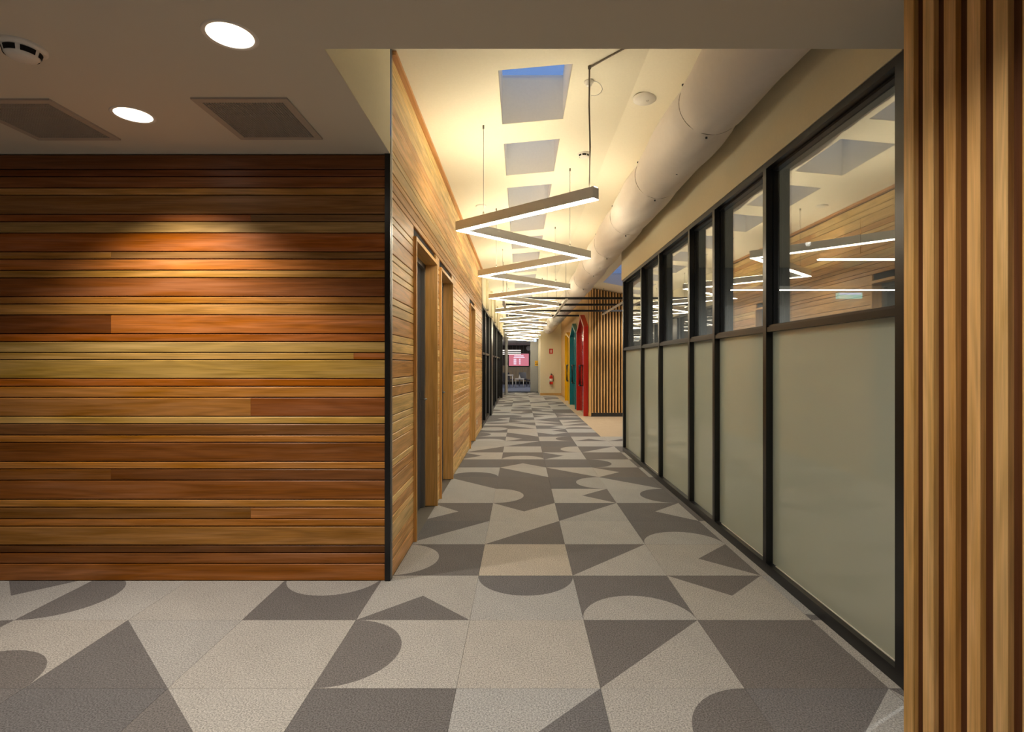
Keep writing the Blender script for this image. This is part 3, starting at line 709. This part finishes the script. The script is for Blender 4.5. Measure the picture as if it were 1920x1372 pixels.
# ------------------------------------------------------------------ fabric air duct
def duct_c(y):
    if y < 8: return 1.30, 1.775
    if y < 12: k = (y-8)/4; k = k*k*(3-2*k); return 1.30-.02*k, 1.775-.085*k
    k = (y-12)/11.6; return 1.28-.07*k, 1.69-.16*k
dt = thing('fabric_air_duct', 'long white fabric air duct hanging under the corridor ceiling', 'duct', (1.3, 13, E+1.77))
m = MB(); n = 56; rings = []; y = YE+.0; SEAM = [3.70+1.42*k for k in range(-1, 15)]
dr = random.Random(3)
ph = [(dr.uniform(0, 6), dr.uniform(0, 6), dr.uniform(.6, 1.4)) for _ in range(20)]
vs = []; ny = 0; ystep = .045
while y <= 23.58:
    cx, cz = duct_c(y); k = (y-SEAM[0])/1.42; i = int(k) % 20; fr = k-math.floor(k)
    bulge = math.sin(PI*fr)**.8
    for q in range(n):
        a = 2*PI*q/n
        down = max(0, -math.sin(a))
        r = .218+.026*bulge+.012*down*math.sin(2*PI*(fr+.1))
        near = math.exp(-min(fr, 1-fr)*7)
        r += near*.0065*math.sin(9*a+ph[i][0])*ph[i][2]+.0035*math.sin(5*a+ph[i][1]+fr*9)+.002*math.sin(13*a+fr*14+ph[i][0])*(1-bulge*.5)
        r -= .003*math.exp(-(min(fr, 1-fr)/.02)**2)
        if min(fr, 1-fr) < .05: r = .216+(r-.216)*min(fr, 1-fr)/.05
        vs.append((cx+r*math.cos(a), y, E+cz+r*math.sin(a)))
    ny += 1; y += ystep
fs = [(j*n+q, j*n+(q+1) % n, (j+1)*n+(q+1) % n, (j+1)*n+q) for j in range(ny-1) for q in range(n)]
m.add(vs, fs, 0, True)
fab = plain('duct_fabric', (224, 215, 208), 0.9, bump=0.35, bscale=22)
local(m, dt).build('duct_skin', fab, dt)
m = MB()
for s in SEAM:
    if not (YE < s < 23.4): continue
    cx, cz = duct_c(s); pts = [(cx+.2165*math.cos(2*PI*q/40), s+.02*math.sin(PI*2*q/40), E+cz+.2165*math.sin(2*PI*q/40)) for q in range(41)]
    local(MB().tube(pts, .004, 5, cap=False), dt).build('seam_ring', M['wire'], dt)
m = MB()
for s in SEAM:
    if not (YE < s < 23.4): continue
    for dy in (0, .7):
        cx, cz = duct_c(s+dy)
        m.lathe([(0, -.006), (.008, -.006), (.008, .006), (0, .006)], (cx-.03, s+dy, E+cz-.231), 8)
        m.lathe([(0, -.006), (.008, -.006), (.008, .006), (0, .006)], (cx-.19, s+dy, E+cz+.13), 8)
tag(local(m, dt).build('eyelet', M['darkmetal'], dt), kind='stuff')
m = MB()
for s in SEAM:
    if not (YE < s < 23.4): continue
    cx, cz = duct_c(s); local(MB().tube([(cx, s, E+cz+.21), (cx, s, zc(cx)+.01)], .003, 6), dt).build('hanger', M['wire'], dt)

# ------------------------------------------------------------------ zigzag pendant light
def zl(y): return E+(1.19 if y < 10 else 1.19-.085*(y-10)/16.3)
V = [(.545, 3.91)]
for k in range(17):
    V.append((-.53 if k % 2 == 0 else .744, 4.85+1.26*k))
V.append((.60, 26.15))
zg = thing('zigzag_pendant_light', 'long zigzag linear light hanging down the middle of the corridor', 'light', (0, 15, E+1.2))
hw = .036; PH = .085
def offs(i, s):
    p = Vector(V[i]); 
    if i == 0: d = (Vector(V[1])-p).normalized(); nn = Vector((-d.y, d.x)); return p+nn*hw*s
    if i == len(V)-1: d = (p-Vector(V[i-1])).normalized(); nn = Vector((-d.y, d.x)); return p+nn*hw*s
    d1 = (p-Vector(V[i-1])).normalized(); d2 = (Vector(V[i+1])-p).normalized()
    n1 = Vector((-d1.y, d1.x)); n2 = Vector((-d2.y, d2.x)); b = (n1+n2).normalized()
    return p+b*hw*s/max(.35, b.dot(n1))
def arm(i, z0, z1, sc_, name, mat):
    a0, a1, b0, b1 = offs(i, -sc_), offs(i, sc_), offs(i+1, -sc_), offs(i+1, sc_)
    za, zb = zl(V[i][1]), zl(V[i+1][1])
    vs = [(*a0, za+z0), (*a1, za+z0), (*b1, zb+z0), (*b0, zb+z0), (*a0, za+z1), (*a1, za+z1), (*b1, zb+z1), (*b0, zb+z1)]
    m = MB(); m.add(vs, [(0, 1, 2, 3), (4, 7, 6, 5), (0, 4, 5, 1), (1, 5, 6, 2), (2, 6, 7, 3), (3, 7, 4, 0)])
    return local(m, zg).build(name, mat, zg)
for i in range(len(V)-1):
    arm(i, .003, PH, 1.0, 'light_arm', M['profile'])
    arm(i, -.001, .003, .88, 'diffuser', M['diff'])
    arm(i, PH, PH+.003, .6, 'uplight_strip', M['diffup'])
    # suspension wire near the arm's far end
    p, q = Vector(V[i]), Vector(V[i+1]); xx = -.32 if q.x < p.x else .54
    kk = (xx-p.x)/(q.x-p.x); w_ = p+(q-p)*kk
    if 0 < kk < 1:
        m = MB(); zt = zl(w_.y)+PH
        m.tube([(w_.x, w_.y, zt), (w_.x, w_.y, zc(w_.x))], .0022, 5); m.tube([(w_.x, w_.y, zt), (w_.x, w_.y, zt+.035)], .006, 8)
        m.tube([(w_.x, w_.y, zc(w_.x)-.03), (w_.x, w_.y, zc(w_.x)+.005)], .008, 8)
        local(m, zg).build('suspension_wire', M['wire'], zg)
# power cable at the near end
m = MB(); zt = zl(4)+PH
m.tube([(.50, 3.93, zt), (.505, 3.93, zt+.3), (.497, 3.92, zt+.6), (.493, 3.87, zc(.49)-.01)], .006, 8)
m.tube([(.493, 3.87, zc(.49)-.02), (.493, 3.87, zc(.49)+.004)], .012, 8)
m.tube([(.493, 3.87, zc(.49)-.012), (.585, 3.79, zc(.585)-.006), (.70, 3.68, zc(.70)-.006), (.80, 3.4, zc(.8)-.006)], .006, 8)
local(m, zg).build('power_cable', M['cable'], zg)
o = thing('ceiling_outlet', 'small white round outlet with looped cord above the near light end', 'outlet', (.515, 4.08, zc(.515)))
m = MB().lathe([(0, -.035), (.022, -.035), (.024, -.012), (.036, -.01), (.036, .0), (0, 0)], (.515, 4.08, zc(.515)), 24); local(m, o).build('socket', M['white'], o)
m = MB(); pts = [(.53+.055*math.cos(a)+.03, 4.07+.01*math.sin(a*2), zc(.5)-.06+.055*math.sin(a)) for a in [2.4-.5*i for i in range(10)]]
m.tube([(.515, 4.08, zc(.515)-.03)]+pts, .003, 6); local(m, o).build('cord', M['white'], o)

# ------------------------------------------------------------------ black overhead batten frame
pg = thing('overhead_frame', 'black overhead frame of crosswise bars hung over the corridor by the slatted wall', 'frame', (1.2, 12.8, E+1.31))
for y, x1 in ((10.85, 3.6), (12.02, 3.6), (13.38, 3.6), (14.76, 1.6)):
    box('cross_bar', M['black'], -.40, x1, y-.02, y+.02, E+1.29, E+1.335, pg)
for x, y1 in ((-.347, 14.95), (.913, 14.95), (2.12, 13.95)):
    box('long_rail', M['profile'], x-.025, x+.025, 10.7, y1, E+1.262, E+1.289, pg)  # pale colour stands in for lamp light falling on the rails
for x in (-.347, .913, 2.12):
    for y in (10.9, 13.8): local(MB().tube([(x, y, E+1.26), (x, y, zc(x)+.01)], .004, 6), pg).build('suspension_rod', M['wire'], pg)

# ------------------------------------------------------------------ downlights, grilles, detectors
for i, (x, y) in enumerate(DOWN):
    o = thing('downlight', ['bright round recessed downlight nearest the viewer', 'round recessed downlight between the two ceiling grilles'][i], 'light', (x, y, CEIL))
    m = MB().lathe([(.088, -.001), (.100, -.004), (.106, -.001), (.106, .002)], (x, y, CEIL), 48); local(m, o).build('trim_ring', M['white'], o)
    m = MB().lathe([(.088, -.001), (.086, -.0016), (.045, -.0018), (0.0, -.0018)], (x, y, CEIL-.0005), 48); local(m, o).build('reflector', M['reflector'], o)
    m = MB().lathe([(.040, -.002), (.036, -.006), (0, -.008)], (x+.004, y+.03, CEIL), 32); local(m, o).build('bulb', M['bulb'], o)
def grille(x0, x1, y0, y1, label):
    o = thing('ceiling_grille', label, 'vent', ((x0+x1)/2, (y0+y1)/2, CEIL))
    w = .036; z0, z1 = CEIL-.010, CEIL
    m = MB(); m.box(x0-w, x0, y0-w, y1+w, z0, z1); m.box(x1, x1+w, y0-w, y1+w, z0, z1); m.box(x0, x1, y0-w, y0, z0, z1); m.box(x0, x1, y1, y1+w, z0, z1)
    local(m, o).build('grille_frame', M['grillef'], o)
    m = MB().box(x0, x1, y0, y1, CEIL-.0015, CEIL-.0005); local(m, o).build('backing_plate', M['leaf'], o)
    m = MB(); n = 30; 
    for k in range(n+1):
        a = x0+(x1-x0)*k/n; m.box(a-.0022, a+.0022, y0, y1, z0+.001, CEIL-.002)
        b = y0+(y1-y0)*k/n; m.box(x0, x1, b-.0022, b+.0022, z0+.0012, CEIL-.002)
    tag(local(m, o).build('egg_crate_mesh', M['grille'], o), kind='stuff')
grille(-1.61, -1.20, 2.734, 3.151, 'square ceiling grille nearer the corridor opening')
grille(-2.81, -2.395, 2.745, 3.16, 'square ceiling grille at the left, partly cut by the photo edge')
def detector(name, x, y, z, s, label, cat='smoke detector'):
    o = thing(name, label, cat, (x, y, z))
    m = MB().lathe([(.075*s, 0), (.075*s, -.006*s), (.068*s, -.012*s), (.058*s, -.013*s), (.0545*s, -.028*s), (.045*s, -.04*s), (.03*s, -.044*s), (0, -.045*s)], (x, y, z), 36); local(m, o).build('housing', M['white'], o)
    m = MB()
    for k in range(6):
        a0 = 2*PI*k/6+.12; a1 = 2*PI*(k+1)/6-.12
        vs = []; 
        for j in range(7):
            a = a0+(a1-a0)*j/6
            vs += [(x+.0585*s*math.cos(a), y+.0585*s*math.sin(a), z-.016*s), (x+.0535*s*math.cos(a), y+.0535*s*math.sin(a), z-.034*s)]
        m.add([v for v in vs], [(2*j, 2*j+1, 2*j+3, 2*j+2) for j in range(6)])
    local(m, o).build('vent_slots', M['dark'], o)
detector('smoke_detector', -2.09, 2.27, CEIL, 1.15, 'white smoke detector with dark slots at the top left of the low ceiling')
detector('smoke_detector', .645, 5.52, zc(.645), .9, 'white smoke detector on the high ceiling beside the hanging cable')
x, y = 1.0, 4.36
o = thing('ceiling_disc', 'flat round white ceiling device with a small mark near the duct', 'ceiling speaker', (x, y, zc(x)))
m = MB().lathe([(.094, 0), (.092, -.018), (.082, -.026), (0, -.027)], (x, y, zc(x)), 40); local(m, o).build('disc', M['white'], o)
m = MB(); m.tube([(x+.01, y-.005, zc(x)-.0275), (x+.03, y+.015, zc(x)-.0275), (x+.03, y-.015, zc(x)-.0275), (x+.01, y-.005, zc(x)-.0275)], .0012, 4); local(m, o).build('mark', M['wire'], o)
x, y = -.51, 6.98
tag(MB().lathe([(.07, .004), (.07, -.008), (.06, -.012), (0, -.012)], (x, y, zc(x)), 32).build('ceiling_plate', M['white']), 'faint flat white disc on the high ceiling left of the skylights', 'ceiling plate')
# power socket low on the timber wall
o = thing('wall_socket', 'white power socket low on the timber wall past the third door', 'socket', (XL+.004, 10.2, .277))
m = MB().box(XL, XL+.009, 10.13, 10.25, .24, .315); local(m, o).build('face_plate', M['white'], o)
m = MB().box(XL+.009, XL+.012, 10.15, 10.165, .29, .305); m.box(XL+.009, XL+.012, 10.215, 10.23, .29, .305); local(m, o).build('switch', M['grillef'], o)
